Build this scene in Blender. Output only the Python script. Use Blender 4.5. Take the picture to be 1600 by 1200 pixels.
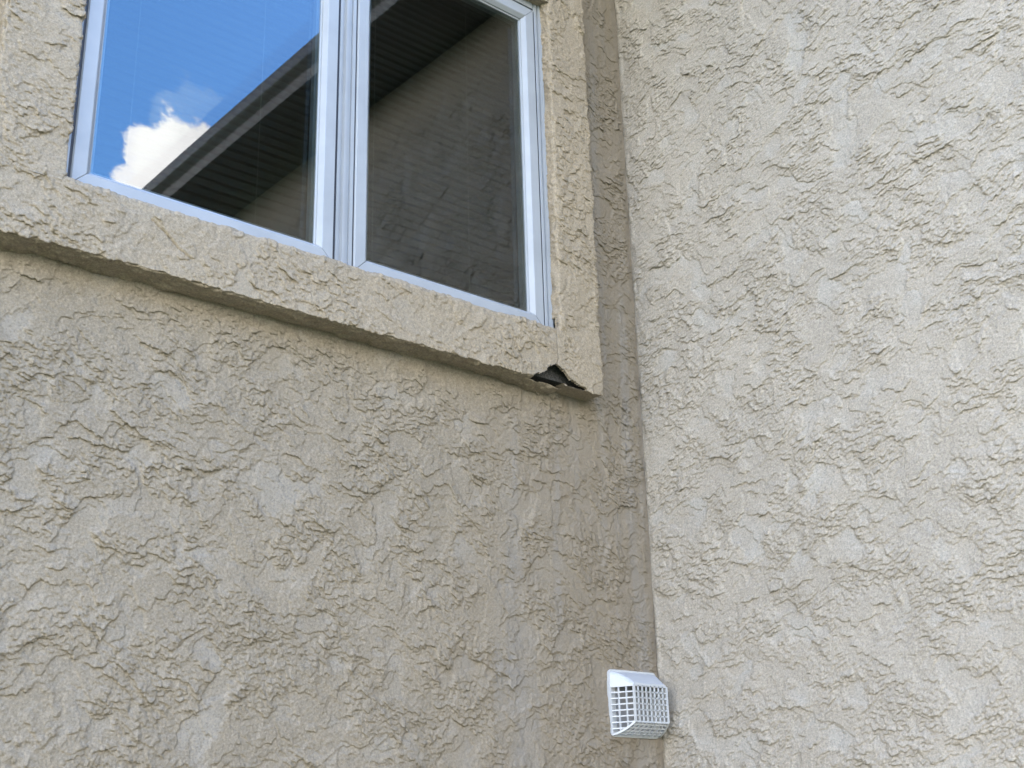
import bpy, bmesh, math, random
import numpy as np
from mathutils import Matrix, Vector

scene = bpy.context.scene
for o in list(bpy.data.objects):
    bpy.data.objects.remove(o)
coll = scene.collection
Z0 = 1.6                      # eye height above the ground

# ------------------------------------------------------------------ camera
cam_data = bpy.data.cameras.new('camera')
cam = bpy.data.objects.new('camera', cam_data)
coll.objects.link(cam)
RT = Vector((0.7634, -0.6455, -0.0254)); UP = Vector((-0.2043, -0.2784, 0.9385)); FW = Vector((0.6128, 0.7112, 0.3444))
m = Matrix.Identity(4)
for i in range(3):
    m[i][0] = RT[i]; m[i][1] = UP[i]; m[i][2] = -FW[i]
m[0][3], m[1][3], m[2][3] = -2.0072, -1.8798, Z0
cam.matrix_world = m
cam_data.sensor_width = 36.0
cam_data.lens = 1975.3 / 1600 * 36
cam_data.clip_start = 0.05
cam_data.clip_end = 2000
scene.camera = cam

# ------------------------------------------------------------------ sky and sun
SUN_EL, SUN_ROT = math.radians(66), math.radians(80)      # behind the house: both walls stand in open shade
world = bpy.data.worlds.new('World')
scene.world = world
world.use_nodes = True
nt = world.node_tree
for n in list(nt.nodes):
    nt.nodes.remove(n)


def nd(tree, typ, **kw):
    n = tree.nodes.new(typ)
    for k, v in kw.items():
        setattr(n, k, v)
    return n


def math_n(tree, op, a, b=None, c=None):
    n = tree.nodes.new('ShaderNodeMath'); n.operation = op
    for i, v in enumerate((a, b, c)):
        if v is None:
            continue
        if isinstance(v, (int, float)):
            n.inputs[i].default_value = v
        else:
            tree.links.new(v, n.inputs[i])
    return n.outputs[0]


def ramp(tree, val, lo, hi, a=0.0, b=1.0, smooth=True):
    n = tree.nodes.new('ShaderNodeMapRange')
    n.interpolation_type = 'SMOOTHSTEP' if smooth else 'LINEAR'
    n.inputs[1].default_value = lo; n.inputs[2].default_value = hi
    n.inputs[3].default_value = a; n.inputs[4].default_value = b
    tree.links.new(val, n.inputs[0])
    return n.outputs[0]


def noise(tree, vec, scale, detail=4.0, rough=0.55, dist=0.0):
    n = tree.nodes.new('ShaderNodeTexNoise')
    n.inputs['Scale'].default_value = scale; n.inputs['Detail'].default_value = detail
    n.inputs['Roughness'].default_value = rough; n.inputs['Distortion'].default_value = dist
    if vec is not None:
        tree.links.new(vec, n.inputs['Vector'])
    return n.outputs['Fac']


def mixc(tree, fac, a, b, blend='MIX'):
    n = tree.nodes.new('ShaderNodeMix'); n.data_type = 'RGBA'; n.blend_type = blend
    for s, v in ((n.inputs[0], fac), (n.inputs[6], a), (n.inputs[7], b)):
        if isinstance(v, (int, float)):
            s.default_value = v
        elif isinstance(v, tuple):
            s.default_value = (*v, 1.0)
        else:
            tree.links.new(v, s)
    return n.outputs[2]


sky = nd(nt, 'ShaderNodeTexSky', sky_type='NISHITA', sun_disc=False, sun_elevation=SUN_EL, sun_rotation=SUN_ROT,
         air_density=1.0, dust_density=0.6, ozone_density=4.0)
tc = nd(nt, 'ShaderNodeTexCoord')
dirv = tc.outputs['Generated']
sep = nd(nt, 'ShaderNodeSeparateXYZ'); nt.links.new(dirv, sep.inputs[0])
mp = nd(nt, 'ShaderNodeMapping'); nt.links.new(dirv, mp.inputs['Vector'])
mp.inputs['Location'].default_value = (3.141, -2.255, -1.099)
n_big = noise(nt, mp.outputs[0], 3.2, 2.0, 0.5)
n_puff = noise(nt, mp.outputs[0], 8.0, 9.0, 0.62, 0.35)
# cumulus bank: tops rise and fall with the azimuth
hgt = math_n(nt, 'MULTIPLY_ADD', math_n(nt, 'SUBTRACT', n_big, 0.5), 1.0, 0.364)
edge = math_n(nt, 'ADD', math_n(nt, 'SUBTRACT', hgt, sep.outputs[2]), math_n(nt, 'MULTIPLY', math_n(nt, 'SUBTRACT', n_puff, 0.5), 0.42))
cl = ramp(nt, edge, 0.0, 0.020)
shade = noise(nt, mp.outputs[0], 14.0, 6.0, 0.6)
cloud_col = mixc(nt, ramp(nt, shade, 0.35, 0.65), (5.6, 5.6, 5.6), (9.0, 8.9, 8.7))
# clouds on the far side from the sun are lit full face, those towards it are seen from their shaded side; added so the unseen left clouds brighten the blank wall
face = math_n(nt, 'ADD', math_n(nt, 'MULTIPLY', sep.outputs[0], -math.sin(SUN_ROT)), math_n(nt, 'MULTIPLY', sep.outputs[1], -math.cos(SUN_ROT)))
lit = math_n(nt, 'MULTIPLY_ADD', face, 0.45, 1.0)
vm = nd(nt, 'ShaderNodeVectorMath', operation='SCALE'); nt.links.new(cloud_col, vm.inputs[0]); nt.links.new(lit, vm.inputs['Scale'])
hs = nd(nt, 'ShaderNodeHueSaturation'); hs.inputs['Saturation'].default_value = 1.22; hs.inputs['Value'].default_value = 1.35; nt.links.new(sky.outputs[0], hs.inputs['Color'])
skyc = mixc(nt, cl, hs.outputs[0], vm.outputs[0])
bg = nd(nt, 'ShaderNodeBackground'); bg.inputs['Strength'].default_value = 0.15
nt.links.new(skyc, bg.inputs['Color'])
wo = nd(nt, 'ShaderNodeOutputWorld'); nt.links.new(bg.outputs[0], wo.inputs['Surface'])

sun_dir = Vector((math.sin(SUN_ROT) * math.cos(SUN_EL), math.cos(SUN_ROT) * math.cos(SUN_EL), math.sin(SUN_EL)))
sd = bpy.data.lights.new('sun', 'SUN'); sd.energy = 2.5; sd.angle = math.radians(0.5); sd.color = (1.0, 0.95, 0.87)
sun = bpy.data.objects.new('sun', sd); coll.objects.link(sun)
sun.rotation_euler = (-sun_dir).to_track_quat('-Z', 'Y').to_euler()

vs = scene.view_settings
vs.view_transform = 'Standard'; vs.look = 'None'; vs.exposure = 2.85; vs.gamma = 1.0
scene.cycles.max_bounces = 6
scene.cycles.transparent_max_bounces = 16
scene.cycles.use_denoising = True

# ------------------------------------------------------------------ helpers
def tag(o, label=None, cat=None, group=None, kind=None):
    if label: o['label'] = label
    if cat: o['category'] = cat
    if group: o['group'] = group
    if kind: o['kind'] = kind
    return o


def empty(name, loc=(0, 0, 0), parent=None):
    o = bpy.data.objects.new(name, None); coll.objects.link(o)
    o.empty_display_size = 0.1
    if parent: 
        o.parent = parent
    o.location = loc
    return o


def link_mesh(name, me, mat, parent=None, smooth=False, loc=None):
    o = bpy.data.objects.new(name, me); coll.objects.link(o)
    if mat and not me.materials: me.materials.append(mat)
    if parent:
        o.parent = parent
        o.matrix_parent_inverse = Matrix.Translation(-world_loc(parent))
    if loc is not None: o.location = loc
    if smooth:
        me.polygons.foreach_set('use_smooth', [True] * len(me.polygons))
    return o


def world_loc(o):
    v = Vector(o.location)
    if o.parent:
        v = o.matrix_parent_inverse @ v
        v = v + world_loc(o.parent)
    return v


def sub_empty(name, parent, loc):
    o = bpy.data.objects.new(name, None); coll.objects.link(o); o.empty_display_size = 0.1
    o.parent = parent
    o.matrix_parent_inverse = Matrix.Translation(-world_loc(parent))
    o.location = loc
    return o


def obj(name, bm, mat, parent=None, smooth=False):
    bmesh.ops.recalc_face_normals(bm, faces=bm.faces)
    me = bpy.data.meshes.new(name); bm.to_mesh(me); bm.free()
    return link_mesh(name, me, mat, parent, smooth)


def box(bm, x0, x1, y0, y1, z0, z1, bev=0.0):
    vs_ = [bm.verts.new(c) for c in ((x0, y0, z0), (x1, y0, z0), (x1, y1, z0), (x0, y1, z0), (x0, y0, z1), (x1, y0, z1), (x1, y1, z1), (x0, y1, z1))]
    fs = [bm.faces.new([vs_[i] for i in f]) for f in ((0, 3, 2, 1), (4, 5, 6, 7), (0, 1, 5, 4), (1, 2, 6, 5), (2, 3, 7, 6), (3, 0, 4, 7))]
    if bev:
        es = list({e for f in fs for e in f.edges})
        bmesh.ops.bevel(bm, geom=es, offset=bev, segments=2, affect='EDGES', profile=0.5)


def prism(bm, poly, a0, a1, axis):
    """poly: list of 2-D points; axis 'x','y' or 'z' is the extrusion axis, poly holds the two others in order"""
    def pt(q, a):
        return {'x': (a, q[0], q[1]), 'y': (q[0], a, q[1]), 'z': (q[0], q[1], a)}[axis]
    A = [bm.verts.new(pt(q, a0)) for q in poly]; B = [bm.verts.new(pt(q, a1)) for q in poly]
    n = len(poly)
    bm.faces.new(A); bm.faces.new(B[::-1])
    for i in range(n):
        bm.faces.new((A[i], A[(i + 1) % n], B[(i + 1) % n], B[i]))


def bar(bm, a, b, w, h, up=Vector((0, 0, 1))):
    """square bar from a to b, width w (sideways), height h (along up)"""
    a = Vector(a); b = Vector(b); d = (b - a).normalized()
    s = d.cross(up); 
    if s.length < 1e-5: s = d.cross(Vector((1, 0, 0)))
    s.normalize(); u = s.cross(d).normalized()
    vv = []
    for p in (a, b):
        for i, j in ((-1, -1), (1, -1), (1, 1), (-1, 1)):
            vv.append(bm.verts.new(p + s * (w / 2 * i) + u * (h / 2 * j)))
    for f in ((0, 1, 2, 3), (7, 6, 5, 4), (0, 4, 5, 1), (1, 5, 6, 2), (2, 6, 7, 3), (3, 7, 4, 0)):
        bm.faces.new([vv[i] for i in f])


# ------------------------------------------------------------------ numpy noise and the stucco relief
_tab = {}


def pn(x, y, seed):
    """gradient noise, about -0.7..0.7"""
    if seed not in _tab:
        a = np.random.RandomState(seed).rand(256, 256) * 2 * np.pi
        _tab[seed] = (np.cos(a).astype(np.float32).ravel(), np.sin(a).astype(np.float32).ravel())
    C, S = _tab[seed]
    x = np.asarray(x, np.float32); y = np.asarray(y, np.float32)
    fx = np.floor(x); fy = np.floor(y)
    ix = fx.astype(np.int32) & 255; iy = fy.astype(np.int32) & 255
    fx = x - fx; fy = y - fy
    ux = fx * fx * fx * (fx * (fx * 6 - 15) + 10); uy = fy * fy * fy * (fy * (fy * 6 - 15) + 10)
    ix1 = (ix + 1) & 255; iy1 = ((iy + 1) & 255) * 256; iy = iy * 256
    i = iy + ix; a = C[i] * fx + S[i] * fy
    i = iy + ix1; b = C[i] * (fx - 1) + S[i] * fy
    a += ux * (b - a)
    i = iy1 + ix; c = C[i] * fx + S[i] * (fy - 1)
    i = iy1 + ix1; d = C[i] * (fx - 1) + S[i] * (fy - 1)
    c += ux * (d - c)
    return a + uy * (c - a)


def sst(x, lo, hi):
    t = np.clip((x - lo) / (hi - lo), 0, 1)
    return t * t * (3 - 2 * t)


def stucco(u, v, seed, tilt=0.0, amp=1.0, fine=True):
    """trowelled lace stucco: ragged lips that are sharp on their lower edge and feather out upwards.
    returns height in metres and a 0..1 mask of the smeared flat patches"""
    s = seed * 50
    # warps: lazy bends, then ragged teeth
    w1 = pn(u / .21, v / .21, s + 1); w2 = pn(u / .21 + 9, v / .21, s + 2)
    wx = .030 * w1 + .011 * pn(u / .055, v / .055, s + 3)
    wy = .045 * w2 + .015 * pn(u / .055, v / .055, s + 4)
    if fine:
        r1 = pn(u / .016, v / .016, s + 5); r2 = pn(u / .0085, v / .0085, s + 6); r3 = pn(u / .005, v / .005, s + 33)
        wx = wx + .0060 * pn(u / .016 + 5, v / .016, s + 7) + .0036 * pn(u / .0085 + 5, v / .0085, s + 34) + .002 * r3
        wy = wy + .0068 * r1 + .0048 * r2 + .0026 * r3
    x = u + wx; y = v + wy
    c_, s_ = math.cos(tilt), math.sin(tilt)
    p = x * c_ + y * s_; q = -x * s_ + y * c_
    ff = pn(x / .10 + 3, y / .085, s + 8) + .35 * pn(x / .035, y / .035, s + 9)
    flat = sst(ff, .13, .30)
    zone = pn(u / .19 + 7, v / .16, s + 10)
    rough = sst(zone + .3 * pn(u / .06, v / .06, s + 11), -.27, .14)
    h = np.zeros_like(p)
    layers = [(.082, .088, .0046, .06, 0), (.046, .056, .0044, .03, 0), (.027, .037, .0038, .0, 1), (.0160, .023, .0034, -.10, 1), (.0105, .0145, .0031, -.25, 2), (.0074, .0110, .0024, -.29, 2)]
    for k, (lam, al, H, thr, z) in enumerate(layers):
        if not fine and lam < .03:
            continue
        phi = q / lam + .9 * pn(p / (al * 1.3), q / (lam * 2.5), s + 12 + k) + k * .37
        c = np.floor(phi); f = phi - c
        mk = pn(p / al + c * 17.31, c * 7.77 + .5, s + 20 + k)
        mk = sst(mk + (.0 if z == 0 else .0), thr, thr + .26)
        e = .0018 / lam
        prof = (.40 * (1 - f) ** 1.5 + .60 * np.exp(-f * lam / .006) * (1 - f)) * np.clip(f / e, 0, 1)
        g = H * mk * prof
        if z == 1: g = g * (.30 + .70 * rough)
        if z == 2: g = g * rough
        h = h + g * (1 - (.55 if z == 0 else .92) * flat)
    pl = pn(x / .085 + 31, y / .07, s + 28) + .25 * pn(x / .03, y / .03, s + 29)
    h = h + .0020 * sst(pl, .10, .13) + .0014 * sst(pl, -.22, -.19)
    h = h + .0015 * (1 - sst(ff, .155, .20))                            # smeared patches lie lower, the coat ends around them in a lip
    # slow unevenness of the coat and coarse grit
    h = h + .0012 * pn(u / .33, v / .33, s + 30) + .0004 * pn(u / .08, v / .08, s + 31)
    if fine:
        h = h + (.00032 * pn(u / .0062, v / .0062, s + 32) + .00045 * r1 * rough) * (1 - .6 * flat)
        gr = np.random.RandomState((s + 3) % 9999).standard_normal(h.shape).astype(np.float32)
        h = h + .00034 * np.clip(gr, -2, 2) * (1 - .45 * flat)
    return (h * amp).astype(np.float32), flat.astype(np.float32)


def grid_axis(lo, hi, c0, c1, fine, coarse):
    """coordinates: fine steps inside c0..c1, growing steps outside"""
    core = np.arange(c0, c1 + fine * .5, fine)
    def grow(start, end, sgn):
        r = []; s = fine; t = start
        while True:
            s = min(s * 1.12, coarse); t = t + sgn * s
            if (sgn > 0 and t >= end - s * .4) or (sgn < 0 and t <= end + s * .4):
                r.append(end); break
            r.append(t)
        return r
    left = grow(core[0], lo, -1)[::-1] if lo < core[0] - 1e-6 else []
    right = grow(core[-1], hi, 1) if hi > core[-1] + 1e-6 else []
    return np.array(left + list(core) + right, np.float32)


def mesh_from_grid(name, P, keep=None, flat=None, flip=False):
    """P: (n, m, 3) vertex grid; keep: (n-1, m-1) bool"""
    n, m_ = P.shape[:2]
    idx = np.arange(n * m_, dtype=np.int32).reshape(n, m_)
    q = np.stack([idx[:-1, :-1], idx[1:, :-1], idx[1:, 1:], idx[:-1, 1:]], -1)
    if flip: q = q[..., ::-1]
    q = q[keep] if keep is not None else q.reshape(-1, 4)
    nq = len(q)
    me = bpy.data.meshes.new(name)
    me.vertices.add(n * m_); me.vertices.foreach_set('co', np.ascontiguousarray(P, np.float32).ravel())
    me.loops.add(nq * 4); me.loops.foreach_set('vertex_index', np.ascontiguousarray(q, np.int32).ravel())
    me.polygons.add(nq)
    me.polygons.foreach_set('loop_start', np.arange(0, nq * 4, 4, dtype=np.int32))
    me.polygons.foreach_set('use_smooth', np.ones(nq, bool))
    me.update(calc_edges=True)
    if flat is not None:
        a = me.attributes.new('flat', 'FLOAT', 'POINT'); a.data.foreach_set('value', flat.astype(np.float32).ravel())
    return me


# ------------------------------------------------------------------ materials
def new_mat(name):
    mt = bpy.data.materials.new(name); mt.use_nodes = True
    t = mt.node_tree
    b = t.nodes.get('Principled BSDF')
    return mt, t, b


def coords(t):
    n = t.nodes.new('ShaderNodeNewGeometry')
    return n.outputs['Position']


def simple(name, col, rough=.5, metal=0.0, var=.06, scale=30.0, bump=0.0, bscale=200.0, spec=.5):
    mt, t, b = new_mat(name)
    pos = coords(t)
    f = noise(t, pos, scale, 5.0, .6)
    c = mixc(t, ramp(t, f, .3, .7), tuple(x * (1 - var) for x in col), tuple(min(1, x * (1 + var)) for x in col))
    t.links.new(c, b.inputs['Base Color'])
    b.inputs['Roughness'].default_value = rough; b.inputs['Metallic'].default_value = metal
    b.inputs['Specular IOR Level'].default_value = spec
    if bump:
        bn = t.nodes.new('ShaderNodeBump'); bn.inputs['Distance'].default_value = bump; bn.inputs['Strength'].default_value = 1
        t.links.new(noise(t, pos, bscale, 4.0, .6), bn.inputs['Height']); t.links.new(bn.outputs[0], b.inputs['Normal'])
    return mt


def stucco_mat(name, col, cool, stain=0.0, rough=.85):
    mt, t, b = new_mat(name)
    pos = coords(t)
    at = t.nodes.new('ShaderNodeAttribute'); at.attribute_name = 'flat'
    f1 = noise(t, pos, 5.0, 4.0, .6); f2 = noise(t, pos, 38.0, 5.0, .65)
    dark = tuple(x * .90 for x in col)
    c = mixc(t, ramp(t, f1, .35, .68), dark, col)
    c = mixc(t, math_n(t, 'MULTIPLY', ramp(t, f2, .35, .75), .22), c, tuple(x * 1.12 for x in col))
    fl = math_n(t, 'MULTIPLY', at.outputs['Fac'], ramp(t, noise(t, pos, 8.0, 3.0, .6), .40, .64))
    c = mixc(t, math_n(t, 'MULTIPLY', fl, .55), c, cool)
    # sandy speckle
    sp = noise(t, pos, 250.0, 3.0, .8)
    c = mixc(t, ramp(t, sp, .51, .64, 0, .5), c, tuple(min(1, x * 1.45) for x in col))
    c = mixc(t, ramp(t, sp, .36, .48, .55, 0), c, tuple(x * .55 for x in col))
    if stain:
        mpn = t.nodes.new('ShaderNodeMapping'); mpn.inputs['Scale'].default_value = (9.0, 9.0, 1.1)
        t.links.new(pos, mpn.inputs['Vector'])
        st = noise(t, mpn.outputs[0], 1.0, 5.0, .6, .3)
        c = mixc(t, ramp(t, st, .52, .74, 0, stain), c, (.16, .135, .10))
        sx = t.nodes.new('ShaderNodeSeparateXYZ'); t.links.new(pos, sx.inputs[0])
        if stain > .2:                                                  # run-off from the sill end, plus the corner's shade painted in brown
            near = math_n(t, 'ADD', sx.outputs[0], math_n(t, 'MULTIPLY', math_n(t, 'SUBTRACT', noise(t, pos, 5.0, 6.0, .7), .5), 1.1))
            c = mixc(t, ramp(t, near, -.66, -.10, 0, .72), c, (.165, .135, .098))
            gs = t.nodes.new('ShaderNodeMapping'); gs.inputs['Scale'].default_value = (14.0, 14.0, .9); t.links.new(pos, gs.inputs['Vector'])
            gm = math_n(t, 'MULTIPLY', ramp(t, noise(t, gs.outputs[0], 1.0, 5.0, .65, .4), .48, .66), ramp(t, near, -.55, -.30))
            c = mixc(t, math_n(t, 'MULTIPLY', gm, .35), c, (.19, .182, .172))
        st2 = noise(t, pos, 2.3, 5.0, .65)
        c = mixc(t, ramp(t, st2, .54, .72, 0, stain * .8), c, (.17, .142, .105))
    t.links.new(c, b.inputs['Base Color'])
    b.inputs['Roughness'].default_value = rough
    b.inputs['Specular IOR Level'].default_value = .3
    # sand grain
    b1 = t.nodes.new('ShaderNodeBump'); b1.inputs['Distance'].default_value = .0020; b1.inputs['Strength'].default_value = .8
    t.links.new(noise(t, pos, 230.0, 4.0, .75), b1.inputs['Height'])
    t.links.new(b1.outputs[0], b.inputs['Normal'])
    return mt


M_wallA = stucco_mat('stucco_window_wall_shaded', (.214, .180, .134), (.240, .220, .190), stain=.32)  # same stucco as the blank wall, toned down for weaker light and dirt
M_wallB = stucco_mat('stucco_blank_wall_lit', (.290, .258, .212), (.314, .300, .272), stain=.08)  # same stucco, its stronger light put into a paler colour
M_trim = stucco_mat('stucco_surround', (.246, .203, .146), (.254, .220, .172), stain=.0)
M_core = simple('wall_core', (.35, .33, .30), .9)
M_foam = simple('broken_foam', (.045, .043, .04), .95, var=.5, scale=260, bump=.004, bscale=160)
M_vinyl = simple('white_vinyl', (.250, .265, .285), .38, var=.05, scale=12, spec=.4)
M_gasket = simple('black_gasket', (.012, .013, .018), .6)
M_spacer = simple('spacer_metal', (.45, .46, .47), .35, metal=.8)
M_slat = simple('blind_slat', (.24, .24, .235), .45, var=.05, scale=20)
M_cord = simple('blind_cord', (.62, .60, .56), .8)
M_room = simple('room_paint', (.22, .21, .19), .9)
M_plastic = simple('white_plastic', (.37, .376, .382), .4, var=.03, scale=60, spec=.45)
M_duct = simple('grey_duct', (.20, .20, .205), .5, metal=.0)
M_soffit = simple('soffit_metal', (.09, .088, .086), .5)
M_gutter = simple('gutter_paint', (.075, .074, .073), .4)
M_roof = simple('roof_shingle', (.10, .09, .085), .9, var=.3, scale=14, bump=.01, bscale=40)
M_grass = simple('grass_ground', (.10, .12, .055), .95, var=.4, scale=3.0, bump=.02, bscale=30)
M_gravel = simple('bark_mulch', (.09, .07, .05), .95, var=.4, scale=40, bump=.01, bscale=60)


def glass_mat(name, ior, tint):
    mt = bpy.data.materials.new(name); mt.use_nodes = True
    t = mt.node_tree
    for n in list(t.nodes): t.nodes.remove(n)
    out = t.nodes.new('ShaderNodeOutputMaterial')
    fr = t.nodes.new('ShaderNodeFresnel'); fr.inputs['IOR'].default_value = ior
    geo = t.nodes.new('ShaderNodeNewGeometry')
    front = math_n(t, 'SUBTRACT', 1.0, geo.outputs['Backfacing'])
    fac = math_n(t, 'MULTIPLY', fr.outputs[0], front)
    tr = t.nodes.new('ShaderNodeBsdfTransparent'); tr.inputs[0].default_value = (*tint, 1)
    gl = t.nodes.new('ShaderNodeBsdfGlossy'); gl.inputs['Roughness'].default_value = 0.0
    gl.inputs[0].default_value = (.97, .98, 1, 1)
    mx = t.nodes.new('ShaderNodeMixShader')
    t.links.new(fac, mx.inputs[0]); t.links.new(tr.outputs[0], mx.inputs[1]); t.links.new(gl.outputs[0], mx.inputs[2])
    t.links.new(mx.outputs[0], out.inputs[0])
    return mt


M_glass_inner = glass_mat('window_glass_inner', 1.95, (.58, .61, .59))
M_glass = glass_mat('window_glass', 1.92, (.58, .61, .59))

# ------------------------------------------------------------------ the setting: ground, room behind the window
bm = bmesh.new(); R_ = 600
f = [bm.verts.new(c) for c in ((-R_, -R_, 0), (R_, -R_, 0), (R_, R_, 0), (-R_, R_, 0))]; bm.faces.new(f)
tag(obj('ground', bm, M_grass), kind='structure')
bm = bmesh.new(); box(bm, -6.0, 0.0, -1.6, 0.0, -0.05, 0.03, .01)
tag(obj('mulch_bed', bm, M_gravel), kind='structure')

# key levels (z above ground)
ZB, ZI, ZTI, ZTO = Z0 + .9147, Z0 + 1.034, Z0 + 1.878, Z0 + 1.998      # surround: outer bottom, inner bottom, inner top, outer top
XLO, XLI, XRI, XRO = -1.498, -1.3745, -.2925, -.1791                    # surround: outer left, inner left, inner right, outer right
YT, YS = -.0565, -.0365                                                 # surround face, sash face (wall face is y = 0)
SOF = Z0 + 2.29                                                         # soffit height
AX0 = -2.7                                                              # far left end of the window wall
BY0 = -5.2                                                              # near end of the blank wall

bm = bmesh.new()
rx0, rx1, ry0, ry1, rz0, rz1 = -2.5, -.12, .17, 3.2, Z0 - .7, Z0 + 2.1
for fs in (((rx0, ry1, rz0), (rx1, ry1, rz0), (rx1, ry1, rz1), (rx0, ry1, rz1)), ((rx0, ry0, rz0), (rx0, ry1, rz0), (rx0, ry1, rz1), (rx0, ry0, rz1)),
           ((rx1, ry0, rz0), (rx1, ry1, rz0), (rx1, ry1, rz1), (rx1, ry0, rz1)), ((rx0, ry0, rz0), (rx1, ry0, rz0), (rx1, ry1, rz0), (rx0, ry1, rz0)),
           ((rx0, ry0, rz1), (rx1, ry0, rz1), (rx1, ry1, rz1), (rx0, ry1, rz1))):
    bm.faces.new([bm.verts.new(c) for c in fs])
tag(obj('room_shell', bm, M_room), kind='structure')

# ------------------------------------------------------------------ stucco walls
FINE = .0019
SHEAR = 1.3
# window wall, face y = 0
xs = grid_axis(AX0, 0.0, -1.56, -.001, FINE, .06)
zs = grid_axis(0.0, SOF, Z0 + .08, Z0 + 2.09, FINE, .06)
U, V = np.meshgrid(xs, zs, indexing='ij')
h, fl = stucco(U * 1.22, V * 1.22, 1, tilt=-.30, amp=.80)
h = h * np.clip((-U + .008 * pn(V / .05, U / .03, 74)) / .020, .15, 1)                                    # the coat runs thin into the corner
P = np.stack([U, -h, V - SHEAR * h], -1)                                 # lips sag a little over their lower edge
xc = (xs[1:] + xs[:-1]) / 2; zc = (zs[1:] + zs[:-1]) / 2
keep = ~(((xc > XLI - .08) & (xc < XRI + .07))[:, None] & ((zc > ZI - .075) & (zc < ZTI + .08))[None, :])
me = mesh_from_grid('house_wall', P, keep, fl)
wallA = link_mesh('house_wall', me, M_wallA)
tag(wallA, 'beige stucco wall around the window, stained and with shade painted into its colour towards the inner corner', 'wall', kind='thing')
bm = bmesh.new()
for a in ((AX0, XLI - .08, 0.02, SOF + .3), (XRI + .07, .15, 0.02, SOF + .3)):
    box(bm, a[0], a[1], .004, .16, a[2], a[3])
box(bm, XLI - .08, XRI + .07, .004, .16, 0.02, ZI - .075); box(bm, XLI - .08, XRI + .07, .004, .16, ZTI + .08, SOF + .3)
box(bm, AX0, AX0 + .16, .16, 6, .02, SOF + .3)
obj('wall_core', bm, M_core, wallA)

# blank wall, face x = 0, running towards the camera
ys_ = grid_axis(BY0, 0.0, -1.10, -.001, FINE, .06)
zs = grid_axis(0.0, SOF, Z0 + .06, Z0 + 2.09, FINE, .06)
U, V = np.meshgrid(ys_, zs, indexing='ij')
h, fl = stucco(-U * 1.22, V * 1.22, 2, tilt=.10, amp=.74)
h = h * np.clip((-U + .012 * pn(V / .06, U / .03, 73)) / np.clip(.012 + .035 * pn(V / .19, V * 0 + 5, 75), .006, .04), .10, 1)
bead = .0014 * np.exp(-((U + .006 + .002 * pn(V / .12, V * 0, 71)) / .006) ** 2) * (pn(V / .07, V * 0 + 3, 72) > -.15)
P = np.stack([-h - bead, U, V - SHEAR * h], -1)
me = mesh_from_grid('house_wall', P, None, fl, flip=True)
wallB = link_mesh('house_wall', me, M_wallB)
tag(wallB, 'blank stucco wall on the right, its brighter light put into the colour, meeting the window wall in the corner', 'wall', kind='thing')
bm = bmesh.new(); box(bm, .004, .16, BY0, .0, .02, SOF + .3); box(bm, .16, 6, BY0, BY0 + .16, .02, SOF + .3)
obj('wall_core', bm, M_core, wallB)

# ------------------------------------------------------------------ eaves and roof (seen in the window's reflection)
roof = empty('eave_overhang', (0, 0, SOF))
tag(roof, 'roof eave with gutter and panelled soffit, reflected in the window', 'roof', kind='thing')
OV = .17
GB = SOF - .012
k = 0
y = 0.0
while y > BY0:                                                          # soffit of the blank wall
    bm = bmesh.new(); y2 = max(y - .30, BY0)
    box(bm, -OV, .02, y2 + .004, y, SOF, SOF + .012)
    obj('soffit_panel', bm, M_soffit, roof); y = y2
x = -OV
while x > AX0:
    bm = bmesh.new(); x2 = max(x - .30, AX0)
    box(bm, x2 + .004, x, -OV, .02, SOF, SOF + .012)
    obj('soffit_panel', bm, M_soffit, roof); x = x2
bm = bmesh.new(); box(bm, -OV - .02, -OV, BY0 - .1, -OV, SOF - .015, SOF + .16); obj('fascia', bm, M_gutter, roof)
bm = bmesh.new(); box(bm, AX0 - .1, -OV - .02, -OV - .02, -OV, SOF - .015, SOF + .16); obj('fascia', bm, M_gutter, roof)
gp = [(-.021, .09), (-.021, 0), (-.095, 0), (-.105, .03), (-.128, .055), (-.135, .09), (-.120, .095), (-.118, .085), (-.112, .06), (-.09, .012), (-.03, .012), (-.025, .09)]
bm = bmesh.new(); prism(bm, [(-OV + q[0], GB + q[1]) for q in gp], BY0 - .1, -OV - .14, 'y'); obj('gutter', bm, M_gutter, roof)
bm = bmesh.new(); prism(bm, [(-OV + q[0], GB + q[1]) for q in gp], AX0 - .1, -OV - .02, 'x'); obj('gutter', bm, M_gutter, roof)
bm = bmesh.new(); prism(bm, [(-OV - .06, SOF + .165), (6.2, SOF + 2.6), (6.2, SOF + .2), (.1, SOF + .12)], BY0 - .2, 6, 'y'); obj('roof_slope', bm, M_roof, roof)
bm = bmesh.new(); prism(bm, [(-OV - .06, SOF + .17), (6.2, SOF + 2.62), (6.2, SOF + .2), (.1, SOF + .12)], AX0 - .2, 6, 'x'); obj('roof_slope', bm, M_roof, roof)

# ------------------------------------------------------------------ window surround (stucco over foam), four bands
sur = empty('window_surround', ((XLO + XRO) / 2, 0, ZB))
tag(sur, 'raised stucco band framing the window, broken open at its lower right corner', 'window trim', kind='thing')


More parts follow.
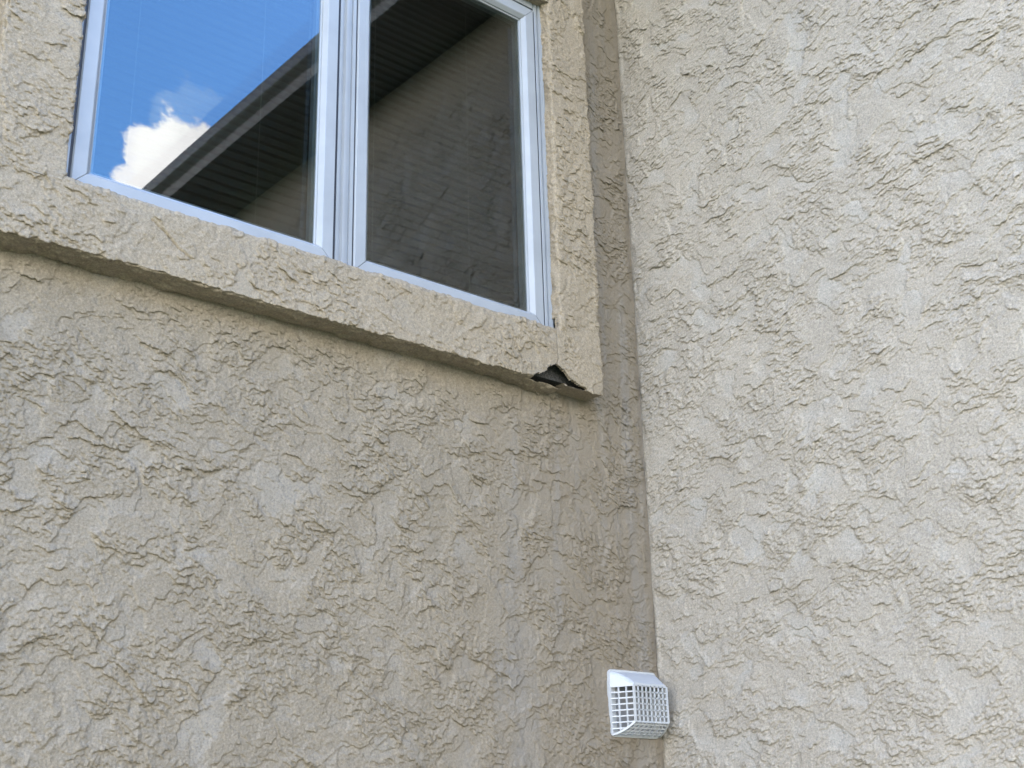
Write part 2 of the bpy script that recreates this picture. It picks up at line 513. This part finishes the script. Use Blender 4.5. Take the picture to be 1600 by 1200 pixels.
def profile(width, d_in, d_out, r=.0030, step=.0021):
    """cross-section from the inner return over the face to the outer return: (w, d, nw, nd) with w across, d outwards"""
    pts = []
    n = max(2, int(d_in / step))
    for i in range(n): pts.append((0, d_in * 0 + (d_in - r) * i / n, -1, 0))
    for i in range(6):
        a = math.pi / 2 * i / 5; pts.append((r - r * math.cos(a), d_in - r + r * math.sin(a), -math.cos(a), math.sin(a)))
    n = int((width - 2 * r) / step)
    for i in range(1, n): pts.append((r + (width - 2 * r) * i / n, d_in, 0, 1))
    for i in range(6):
        a = math.pi / 2 * i / 5; pts.append((width - r + r * math.sin(a), d_in - r + r * math.cos(a), math.sin(a), math.cos(a)))
    n = max(2, int(d_out / step))
    for i in range(1, n + 1): pts.append((width, (d_in - r) * (1 - i / n) - (d_out - d_in) * i / n, 1, 0))
    return np.array(pts, np.float32)


cracks = [[(-.2915, 1.040), (-.283, 1.030), (-.276, 1.021), (-.270, 1.014), (-.2645, 1.007)],
          [(-.309, 1.030), (-.3075, 1.012), (-.309, .985), (-.306, .968), (-.312, .953)],
          [(-.432, .985), (-.424, .972), (-.416, .966), (-.410, .950), (-.408, .944)],
          [(-1.225, 1.005), (-1.195, .985), (-1.175, .967), (-1.150, .953)]]
# the hole: outline on the face (x, z relative to the eye)
HOLE = [(-.378, .9), (-.376, .9190), (-.362, .9235), (-.350, .9265), (-.342, .9330), (-.336, .9440), (-.324, .9490), (-.312, .9570), (-.303, .9490), (-.292, .9460),
        (-.283, .9370), (-.273, .9280), (-.260, .9245), (-.245, .9195), (-.228, .9175), (-.226, .9)]


def in_poly(px, pz, poly):
    r = np.zeros(px.shape, bool); n = len(poly)
    for i in range(n):
        x1, z1 = poly[i]; x2, z2 = poly[(i + 1) % n]
        c = ((z1 > pz) != (z2 > pz)) & (px < (x2 - x1) * (pz - z1) / (z2 - z1 + 1e-12) + x1)
        r ^= c
    return r


def crack_depth(X, Z, wid=.0016):
    d = np.full(X.shape, 1.0, np.float32)
    for c in cracks:
        for (x1, z1), (x2, z2) in zip(c[:-1], c[1:]):
            dx, dz = x2 - x1, z2 - z1; t = np.clip(((X - x1) * dx + (Z - z1) * dz) / (dx * dx + dz * dz), 0, 1)
            d = np.minimum(d, np.hypot(X - x1 - t * dx, Z - z1 - t * dz))
    return np.clip(1 - d / wid, 0, 1)


def band(name, kind, c0, c1, width, step, seed, amp=.72, hole=False):
    """kind 'b','t' run along x between c0, c1; 'l','r' along z"""
    pr = profile(width, -YT, -YT + .01)
    ln = np.linspace(c0, c1, max(2, int((c1 - c0) / step)), dtype=np.float32)
    W = pr[:, 0][None, :]; D = pr[:, 1][None, :]; NW = pr[:, 2][None, :]; ND = pr[:, 3][None, :]
    L = ln[:, None]
    arc = np.concatenate([[0], np.cumsum(np.hypot(np.diff(pr[:, 0]), np.diff(pr[:, 1])))]).astype(np.float32)[None, :]
    one = np.ones_like(L)
    if kind in 'bt':
        hh, fl = stucco(L + arc * 0, (-arc if kind == 'b' else arc) + L * 0, seed, tilt=-.5, amp=amp)
    else:
        hh, fl = stucco((arc if kind == 'r' else -arc) + L * 0, L + arc * 0, seed, tilt=-.5, amp=amp)
    hh = hh + (.0030 * pn(L / .05 + arc * 0, arc / .02 + L * 0, seed * 50 + 41) + .0022 * pn(L / .016 + arc * 0, arc / .012 + L * 0, seed * 50 + 45)) * (1 - ND) + .0008 * pn(L / .011 + arc * 0, arc / .011 + L * 0, seed * 50 + 42)
    # chipped arrises
    ar = np.exp(-((ND - .72) / .28) ** 2) * (NW != 0)
    hh = hh - ar * .0065 * sst(pn(L / .022 + arc * 0, arc / .03 + L * 0, seed * 50 + 43) + .3 * pn(L / .007 + arc * 0, arc / .01 + L * 0, seed * 50 + 44), .05, .45)
    w = W * one + NW * hh; d = D * one + ND * hh
    wob = .0022 * pn(L / .22, L * 0 + seed, 77) + .0012 * pn(L / .05, L * 0 + seed, 78)
    outer = np.clip(W / width, 0, 1)
    w = w + wob * outer ** 4
    if kind == 'b': X, Z = L * one.T[:, :1] + 0 * w, ZI - w
    elif kind == 't': X, Z = L + 0 * w, ZTI + w
    elif kind == 'r': X, Z = XRI + w, L + 0 * w
    else: X, Z = XLI - w, L + 0 * w
    Y = -d
    Z = Z - SHEAR * hh * (ND > .9)
    Y = Y + .006 * crack_depth(X, Z - Z0) * (ND > .5)
    if kind == 'b':                                                     # the under-face coat sags, more so next to the hole
        sag = np.exp(-((L + .33) / .07) ** 2) * .006 + .0025 * sst(pn(L / .07, L * 0 + 2, 79), .0, .5) + .004 * sst(-L, 1.38, 1.5)
        Z = Z - sag * sst(W, width * .9, width) * sst(.0565 - d, .002, .02)
        Z = Z - (.004 * sst(-L, 1.36, 1.5)) * sst(W, width * .75, width)
    P = np.stack([X, Y, Z], -1)
    keep = np.ones((P.shape[0] - 1, P.shape[1] - 1), bool)
    rim = None
    if hole:
        cx_ = (X[1:, 1:] + X[:-1, :-1]) / 2; cz_ = (Z[1:, 1:] + Z[:-1, :-1]) / 2 - Z0
        jx = cx_ + .0022 * pn(cx_ / .006, cz_ / .006, 91); jz = cz_ + .0022 * pn(cx_ / .006, cz_ / .006, 92)
        dd = (d[1:, 1:] + d[:-1, :-1]) / 2
        keep = ~(in_poly(jx, jz, HOLE) & (dd > .046))
        if kind == 'r':                                                 # below the window the two bands are one hollow shell
            keep &= ~((NW[:, 1:] < -.9) & (cz_ < ZI - Z0 - .003))
            keep &= ~((NW[:, 1:] < -.9) & (cz_ + .004 * pn(dd / .008, cz_ / .008, 93) < ZI - Z0 + .034) & (dd > .030) & (dd < .050))
    flip = kind in 'lb'
    me = mesh_from_grid(name, P, keep, fl, flip=flip)
    o = link_mesh(name, me, M_trim, sur)
    bmx = bmesh.new(); bmx.from_mesh(me)
    bmx.verts.ensure_lookup_table()
    n, m_ = P.shape[:2]
    # end caps, and a broken thickness inside the hole
    for e in ((0, n - 1) if kind != 'b' else (0,)):
        ring = [bmx.verts[e * m_ + j] for j in range(0, m_)]
        if all(v.is_valid for v in ring):
            try:
                fc = bmx.faces.new(ring if (e == 0) else ring[::-1]); fc.smooth = False
            except ValueError:
                pass
    if hole:
        gone = ~keep
        lay = bmx.verts.layers.float.get('flat')
        def vid(i, j): return bmx.verts[i * m_ + j]
        inner = {}
        def inn(v):
            if v not in inner:
                q = bmx.verts.new((v.co.x, v.co.y + .007, v.co.z + .0005)); inner[v] = q
            return inner[v]
        edges = []
        for i, j in zip(*np.where(gone)):
            for (a, b, di, dj) in (((i, j), (i + 1, j), 0, -1), ((i, j + 1), (i + 1, j + 1), 0, 1), ((i, j), (i, j + 1), -1, 0), ((i + 1, j), (i + 1, j + 1), 1, 0)):
                ii, jj = i + di, j + dj
                if 0 <= ii < n - 1 and 0 <= jj < m_ - 1 and keep[ii, jj]:
                    edges.append((a, b))
        vv = list(bmx.verts)
        for a, b in edges:
            va, vb = vv[a[0] * m_ + a[1]], vv[b[0] * m_ + b[1]]
            try:
                fc = bmx.faces.new((va, vb, inn(vb), inn(va))); fc.smooth = False
            except ValueError:
                pass
    loose = [v for v in bmx.verts if not v.link_faces]
    bmesh.ops.delete(bmx, geom=loose, context='VERTS')
    bmx.to_mesh(me); bmx.free()
    return o


band('band', 'b', XLO - .002, XRI + .0030, ZI - ZB, .0021, 3, hole=True)['label'] = 'lower band under the window with a ragged drip edge'
band('band', 'r', ZB, ZTO, XRO - XRI, .0021, 4, hole=True)['label'] = 'right upright band next to the inner corner, its foot broken open'
band('band', 'l', ZI - .0040, ZTI - .0012, XLI - XLO, .0021, 5)['label'] = 'left upright band at the edge of the picture'
band('band', 't', XLO, XRI - .0012, ZTO - ZTI, .006, 6)['label'] = 'upper band above the window'
# foam core showing in the hole
bm = bmesh.new()
box(bm, XLO + .02, XRO - .012, -.030, -.002, ZB + .014, ZI - .012)
obj('foam_core', bm, M_foam, sur)

# ------------------------------------------------------------------ window
win = empty('casement_window', ((XLI + XRI) / 2, YS, ZI))
tag(win, 'white two-part casement window reflecting blue sky and the eave', 'window', kind='thing')
SZ0, SZ1 = Z0 + 1.0385, Z0 + 1.8528                                     # sash outer bottom and top


def extr(name, poly, z0, z1, mat, parent, axis='z'):
    bm = bmesh.new(); prism(bm, poly, z0, z1, axis)
    return obj(name, bm, mat, parent)


fz0, fz1 = ZI - .02, ZTI + .01
# right jamb: gap, ridge, groove, ridge
def strip_poly(x0, x1, ridges, back=.05):
    """ridges: list of (x, y) along the front from x0 to x1"""
    return [(x0, YS + back)] + ridges + [(x1, YS + back)]
f_ = YS + .003
extr('jamb', strip_poly(-.3195, -.2935, [(-.3195, f_ + .020), (-.3165, f_ + .020), (-.3165, f_ + .003), (-.3145, f_ + .001), (-.3085, f_ + .001), (-.3075, f_ + .006), (-.3055, f_ + .006), (-.3045, f_ - .001), (-.2945, f_ - .001), (-.2935, f_ + .002)]), fz0, fz1, M_vinyl, win)
extr('jamb', strip_poly(-1.392, -1.3615, [(-1.392, f_ - .001), (-1.3652, f_ - .001), (-1.3642, f_ + .001), (-1.3642, f_ + .022), (-1.3615, f_ + .022)]), fz0, fz1, M_vinyl, win)
extr('mullion', strip_poly(-.8525, -.8092, [(-.8525, f_ + .022), (-.8488, f_ + .022), (-.8488, f_ + .004), (-.8470, f_ + .002), (-.8425, f_ + .002), (-.8415, f_ + .005), (-.8375, f_ + .005), (-.8360, f_ - .003),
      (-.8300, f_ - .003), (-.8285, f_ + .001), (-.8225, f_ + .001), (-.8215, f_ + .004), (-.8195, f_ + .004), (-.8185, f_ + .0005), (-.8110, f_ + .0005), (-.8105, f_ + .004), (-.8105, f_ + .020), (-.8092, f_ + .020)]), fz0, fz1, M_vinyl, win)
head = [(YS + .05, SZ1 + .003), (f_ + .018, SZ1 + .003), (f_ + .018, SZ1 + .006), (f_ + .001, SZ1 + .007), (f_ + .001, fz1 - .001), (YS + .05, fz1 - .001)]
extr('frame_head', head, -1.3611, -.8529, M_vinyl, win, 'x'); extr('frame_head', head, -.8088, -.3199, M_vinyl, win, 'x')
sill = [(YS + .05, fz0 + .001), (f_ + .002, fz0 + .001), (f_ + .002, SZ0 - .003), (YS + .05, SZ0 - .003)]
extr('frame_sill', sill, -1.3611, -.8529, M_vinyl, win, 'x'); extr('frame_sill', sill, -.8088, -.3199, M_vinyl, win, 'x')
FWD = .033
SEC = [(0, .003), (.002, 0), (.0245, 0), (.0265, .0012), (.0325, .0085), (.033, .0095), (.033, .0125), (.0360, .0135), (.0360, .040), (0, .040)]


def member(name, p0, p1, inward, parent, gap=.0007):
    """mitred sash member between two outer corners; p in (x, z)"""
    p0 = Vector(p0); p1 = Vector(p1); inward = Vector(inward); al = (p1 - p0).normalized()
    bm = bmesh.new(); A = []; B = []
    for w, d in SEC:
        a = p0 + al * (w + gap) + inward * w; b = p1 - al * (w + gap) + inward * w
        A.append(bm.verts.new((a.x, YS + d, a.y))); B.append(bm.verts.new((b.x, YS + d, b.y)))
    n = len(SEC); bm.faces.new(A); bm.faces.new(B[::-1])
    for i in range(n): bm.faces.new((A[i], A[(i + 1) % n], B[(i + 1) % n], B[i]))
    return obj(name, bm, M_vinyl, parent)


def pane(name, x0, x1, z0, z1, y, parent, bow=0.0, tx=0.0, tz=0.0, n=20, th=.003, mat=None):
    """glass sheet with thickness; bow: middle pushed to +y, tx/tz slope along x/z"""
    bm = bmesh.new(); xc, zc = (x0 + x1) / 2, (z0 + z1) / 2
    lay = []
    for t in (0, th):
        g = []
        for i in range(n + 1):
            row = []
            for j in range(n + 1):
                a, b = i / n * 2 - 1, j / n * 2 - 1
                yy = y + t + bow * (1 - a * a) * (1 - b * b) + tx * a * (x1 - x0) / 2 + tz * b * (z1 - z0) / 2
                row.append(bm.verts.new((xc + a * (x1 - x0) / 2, yy, zc + b * (z1 - z0) / 2)))
            g.append(row)
        lay.append(g)
    for i in range(n):
        for j in range(n):
            bm.faces.new((lay[0][i][j], lay[0][i + 1][j], lay[0][i + 1][j + 1], lay[0][i][j + 1]))
            bm.faces.new((lay[1][i][j], lay[1][i][j + 1], lay[1][i + 1][j + 1], lay[1][i + 1][j]))
    def dup(v): return bm.verts.new(v.co)
    for i in range(n):
        for a, b in (((i, 0), (i + 1, 0)), ((i, n), (i + 1, n)), ((0, i), (0, i + 1)), ((n, i), (n, i + 1))):
            bm.faces.new([dup(v) for v in (lay[0][a[0]][a[1]], lay[0][b[0]][b[1]], lay[1][b[0]][b[1]], lay[1][a[0]][a[1]])])
    me = bpy.data.meshes.new(name); bm.to_mesh(me); bm.free()
    return link_mesh(name, me, mat or M_glass, parent, smooth=True)


def sash(x0, x1, label, glass_kw):
    s = sub_empty('sash', win, (x0, YS, SZ0)); s['label'] = label
    member('stile', (x0, SZ1), (x0, SZ0), (1, 0), s)
    member('stile', (x1, SZ0), (x1, SZ1), (-1, 0), s)
    member('rail', (x0, SZ0), (x1, SZ0), (0, 1), s)
    member('rail', (x1, SZ1), (x0, SZ1), (0, -1), s)
    a, b, c, d = x0 + .030, x1 - .030, SZ0 + .030, SZ1 - .030
    pane('glass_pane', a, b, c, d, YS + .0150, s, **glass_kw[0])
    pane('glass_pane', a, b, c, d, YS + .0330, s, mat=M_glass_inner, **glass_kw[1])
    bm = bmesh.new()
    for q in ((a, a + .0125, c, d), (b - .0125, b, c, d), (a + .0125, b - .0125, c, c + .0125), (a + .0125, b - .0125, d - .0125, d)):
        box(bm, q[0], q[1], YS + .0195, YS + .0315, q[2], q[3])
    obj('spacer', bm, M_spacer, s)
    return s


sash(-1.3596, -.8542, 'left sash, mostly reflecting blue sky and a white cloud', [dict(bow=.0004), dict(bow=-.0025, tz=-.010, tx=.003)])
sash(-.8076, -.3215, 'right sash, dark with the stucco wall reflected in it', [dict(bow=.0004), dict(bow=-.0010, tz=-.003)])
# black seal lines left and right of the mullion and by the left jamb
for xg0, xg1 in ((-1.3641, -1.3601), (-.8537, -.8489), (-.8104, -.8079), (-.3211, -.3166)):
    bm = bmesh.new(); box(bm, xg0, xg1, YS + .0045, YS + .0185, SZ0, SZ1)
    obj('gasket', bm, M_gasket, win)

# ------------------------------------------------------------------ blinds behind the panes
def blind(x0, x1, label):
    t = empty('window_blind', ((x0 + x1) / 2, .06, ZTI - .01))
    tag(t, label, 'blind', 'blinds behind the two sashes')
    bm = bmesh.new()
    n = 4; wd = .0252; ang = math.radians(58); top = []
    prof = []
    for i in range(n + 1):
        a = i / n - .5; c = .0022 * (1 - 4 * a * a)
        # outer edge low, inner edge high; crowned
        prof.append((a * wd * math.cos(ang) - c * math.sin(ang), a * wd * math.sin(ang) + c * math.cos(ang)))
    w = (x1 - x0) / 2
    th = [(-.0004 * math.sin(ang), .0004 * math.cos(ang))] * (n + 1)
    poly = prof + [(q[0] + .0004, q[1] - .0002) for q in prof[::-1]]
    prism(bm, poly, -w, w, 'x'); bmesh.ops.recalc_face_normals(bm, faces=bm.faces)
    me = bpy.data.meshes.new('slat'); bm.to_mesh(me); bm.free()
    z = ZI - .035; rng = random.Random(int(-x0 * 100))
    while z < ZTI - .02:
        o = link_mesh('slat', me, M_slat, t, loc=((x0 + x1) / 2, .06 + rng.uniform(-.0006, .0006), z + rng.uniform(-.0006, .0006)))
        o.rotation_euler = (rng.uniform(-.05, .05), rng.uniform(-.0012, .0012), 0)
        z += .0198
    bm = bmesh.new(); box(bm, x0, x1, .045, .075, ZTI - .018, ZTI + .012, .002); obj('head_rail', bm, M_slat, t)
    bm = bmesh.new(); box(bm, x0, x1, .048, .072, ZI - .066, ZI - .052, .002); obj('bottom_rail', bm, M_slat, t)
    for cx_ in (x0 + .115, x1 - .135):
        bm = bmesh.new(); box(bm, cx_ - .0007, cx_ + .0007, .0455, .0468, ZI - .06, ZTI - .02); obj('cord', bm, M_cord, t)


blind(-1.350, -.842, 'dark slatted blind behind the left, sky-reflecting pane')
blind(-.826, -.325, 'dark slatted blind behind the right, dark pane')

# ------------------------------------------------------------------ exhaust vent hood
VX0, VX1, VZ0, VZ1 = -.1545, -.0150, Z0 + .2045, Z0 + .3385             # back plate
FX0, FX1, FZ0, FZ1, FY = -.1310, -.0362, Z0 + .2315, Z0 + .3030, -.0535 # front of the hood
vent = empty('exhaust_vent', ((VX0 + VX1) / 2, 0, VZ0))
tag(vent, 'small white plastic exhaust vent hood with a grid guard, low in the corner', 'vent')


def rrect(x0, x1, z0, z1, r, n=5):
    pts = []
    for cx_, cz_, a0 in ((x1 - r, z1 - r, 0), (x0 + r, z1 - r, 90), (x0 + r, z0 + r, 180), (x1 - r, z0 + r, 270)):
        for i in range(n + 1):
            a = math.radians(a0 + 90 * i / n); pts.append((cx_ + r * math.cos(a), cz_ + r * math.sin(a)))
    return pts


BY = -.007
# back flange: ring plate with the duct mouth in it
bm = bmesh.new()
o_ = rrect(VX0, VX1, VZ0, VZ1, .010, 6); N = len(o_)
i_ = rrect(VX0 + .017, VX1 - .017, VZ0 + .012, VZ1 - .022, .006, 6)
Fo = [bm.verts.new((q[0], BY, q[1])) for q in o_]; Bo = [bm.verts.new((q[0], -.0005, q[1])) for q in o_]
Fi = [bm.verts.new((q[0], BY, q[1])) for q in i_]; Bi = [bm.verts.new((q[0], .05, q[1])) for q in i_]
for i in range(N):
    j = (i + 1) % N
    bm.faces.new((Fo[i], Fo[j], Fi[j], Fi[i])); bm.faces.new((Fo[i], Bo[i], Bo[j], Fo[j])); bm.faces.new((Fi[i], Fi[j], Bi[j], Bi[i]))
obj('back_flange', bm, M_plastic, vent)
bm = bmesh.new(); prism(bm, rrect(VX0 + .0175, VX1 - .0175, VZ0 + .0125, VZ1 - .0225, .006, 4), -.0085, -.0070, 'y')
obj('damper_flap', bm, M_duct, vent)


def side_pt(s, z, left=True):
    """point on the side panel: s 0 at the wall .. 1 at the front edge"""
    xa, xb = (VX0 + .002, FX0) if left else (VX1 - .002, FX1)
    return Vector((xa + (xb - xa) * s, BY + (FY - BY) * s, z))


def bot_z(s):
    return VZ0 + .004 + (FZ0 - VZ0 - .004) * s ** 1.6


# solid cap: sloped top with hipped sides
bm = bmesh.new()
tw = [Vector((VX0 + .004, BY, VZ1 - .005)), Vector((VX1 - .004, BY, VZ1 - .005))]
K = 6
rows = []
for i in range(K + 1):
    s = i / K
    xl = VX0 + .003 + (FX0 - VX0 - .003) * s; xr = VX1 - .003 + (FX1 - VX1 + .003) * s
    yy = BY + (FY - BY) * s
    zt = VZ1 - .004 - (VZ1 - .004 - FZ1 - .0045) * (s ** 1.35)
    rows.append((xl, xr, yy, zt))
th = .0022
T = []; Ti = []
for xl, xr, yy, zt in rows:
    r = min(.007, max(.0012, (zt - FZ1) * .6))
    prof = [(xl, FZ1 - .0015), (xl + .0006, zt - r), (xl + r * .45, zt - r * .35), (xl + r, zt), (xr - r, zt), (xr - r * .45, zt - r * .35), (xr - .0006, zt - r), (xr, FZ1 - .0015)]
    T.append([bm.verts.new((q[0], yy, q[1])) for q in prof])
    cxm = (xl + xr) / 2
    Ti.append([bm.verts.new((q[0] + (th if q[0] < cxm else -th), yy + .002, max(q[1] - th, FZ1 - .0015))) for q in prof])
for g, fl_ in ((T, 0), (Ti, 1)):
    for i in range(K):
        for j in range(7):
            bm.faces.new((g[i][j], g[i][j + 1], g[i + 1][j + 1], g[i + 1][j]))
bm.faces.new(T[K]); 
for i in range(K):
    bm.faces.new((T[i][0], T[i + 1][0], Ti[i + 1][0], Ti[i][0])); bm.faces.new((T[i][7], T[i + 1][7], Ti[i + 1][7], Ti[i][7]))
obj('hood_cap', bm, M_plastic, vent, smooth=False)

BW = .0026
RP = .0118                                                              # row pitch
# side guards
for left in (True, False):
    bm = bmesh.new(); up = Vector((0, 0, 1))
    for s in (0.02, .36, .68, 1.0):
        a = side_pt(s, bot_z(s), left); b = side_pt(s, FZ1, left)
        bar(bm, a, b, BW * (1.5 if s in (0.02, 1.0) else 1), BW * (1.6 if s == 1.0 else 1.2), Vector((0, 1, 0)))
    z = FZ1 - .0006; 
    while z > VZ0 + .006:
        # a row stops where the sloped bottom cuts it
        s1 = 1.0
        if z < FZ0: s1 = max(0.0, ((z - VZ0 - .004) / (FZ0 - VZ0 - .004))) ** (1 / 1.6)
        if s1 > .06: bar(bm, side_pt(0.0, z, left), side_pt(s1, z, left), BW, BW)
        z -= RP
    ss = [i / 8 for i in range(9)]
    for s0, s1 in zip(ss[:-1], ss[1:]): bar(bm, side_pt(s0, bot_z(s0), left), side_pt(s1, bot_z(s1), left), BW * 1.5, BW * 1.5)
    obj('side_guard', bm, M_plastic, vent)
# front guard
bm = bmesh.new()
for i in range(9):
    x = FX0 + (FX1 - FX0) * i / 8
    bar(bm, (x, FY, FZ0), (x, FY, FZ1 + .001), BW * (1.2 if 0 < i < 8 else 1.4), BW, Vector((0, 1, 0)))
z = FZ1 - .0006
while z > FZ0 - .002:
    bar(bm, (FX0, FY, z), (FX1, FY, z), BW, BW); z -= RP
bar(bm, (FX0, FY, FZ0), (FX1, FY, FZ0), BW * 1.3, BW * 1.3)
obj('front_guard', bm, M_plastic, vent)
# sloped bottom guard, curving from the front down to the wall
bm = bmesh.new()
ss = [i / 8 for i in range(9)]
for i in range(9):
    t_ = i / 8
    pts = []
    for s in ss:
        l = side_pt(s, bot_z(s), True); r = side_pt(s, bot_z(s), False); pts.append(l.lerp(r, t_))
    for a, b in zip(pts[:-1], pts[1:]): bar(bm, a, b, BW, BW)
for s in (0.04, .25, .46, .67, .86, 1.0):
    bar(bm, side_pt(s, bot_z(s), True), side_pt(s, bot_z(s), False), BW, BW)
obj('bottom_guard', bm, M_plastic, vent)
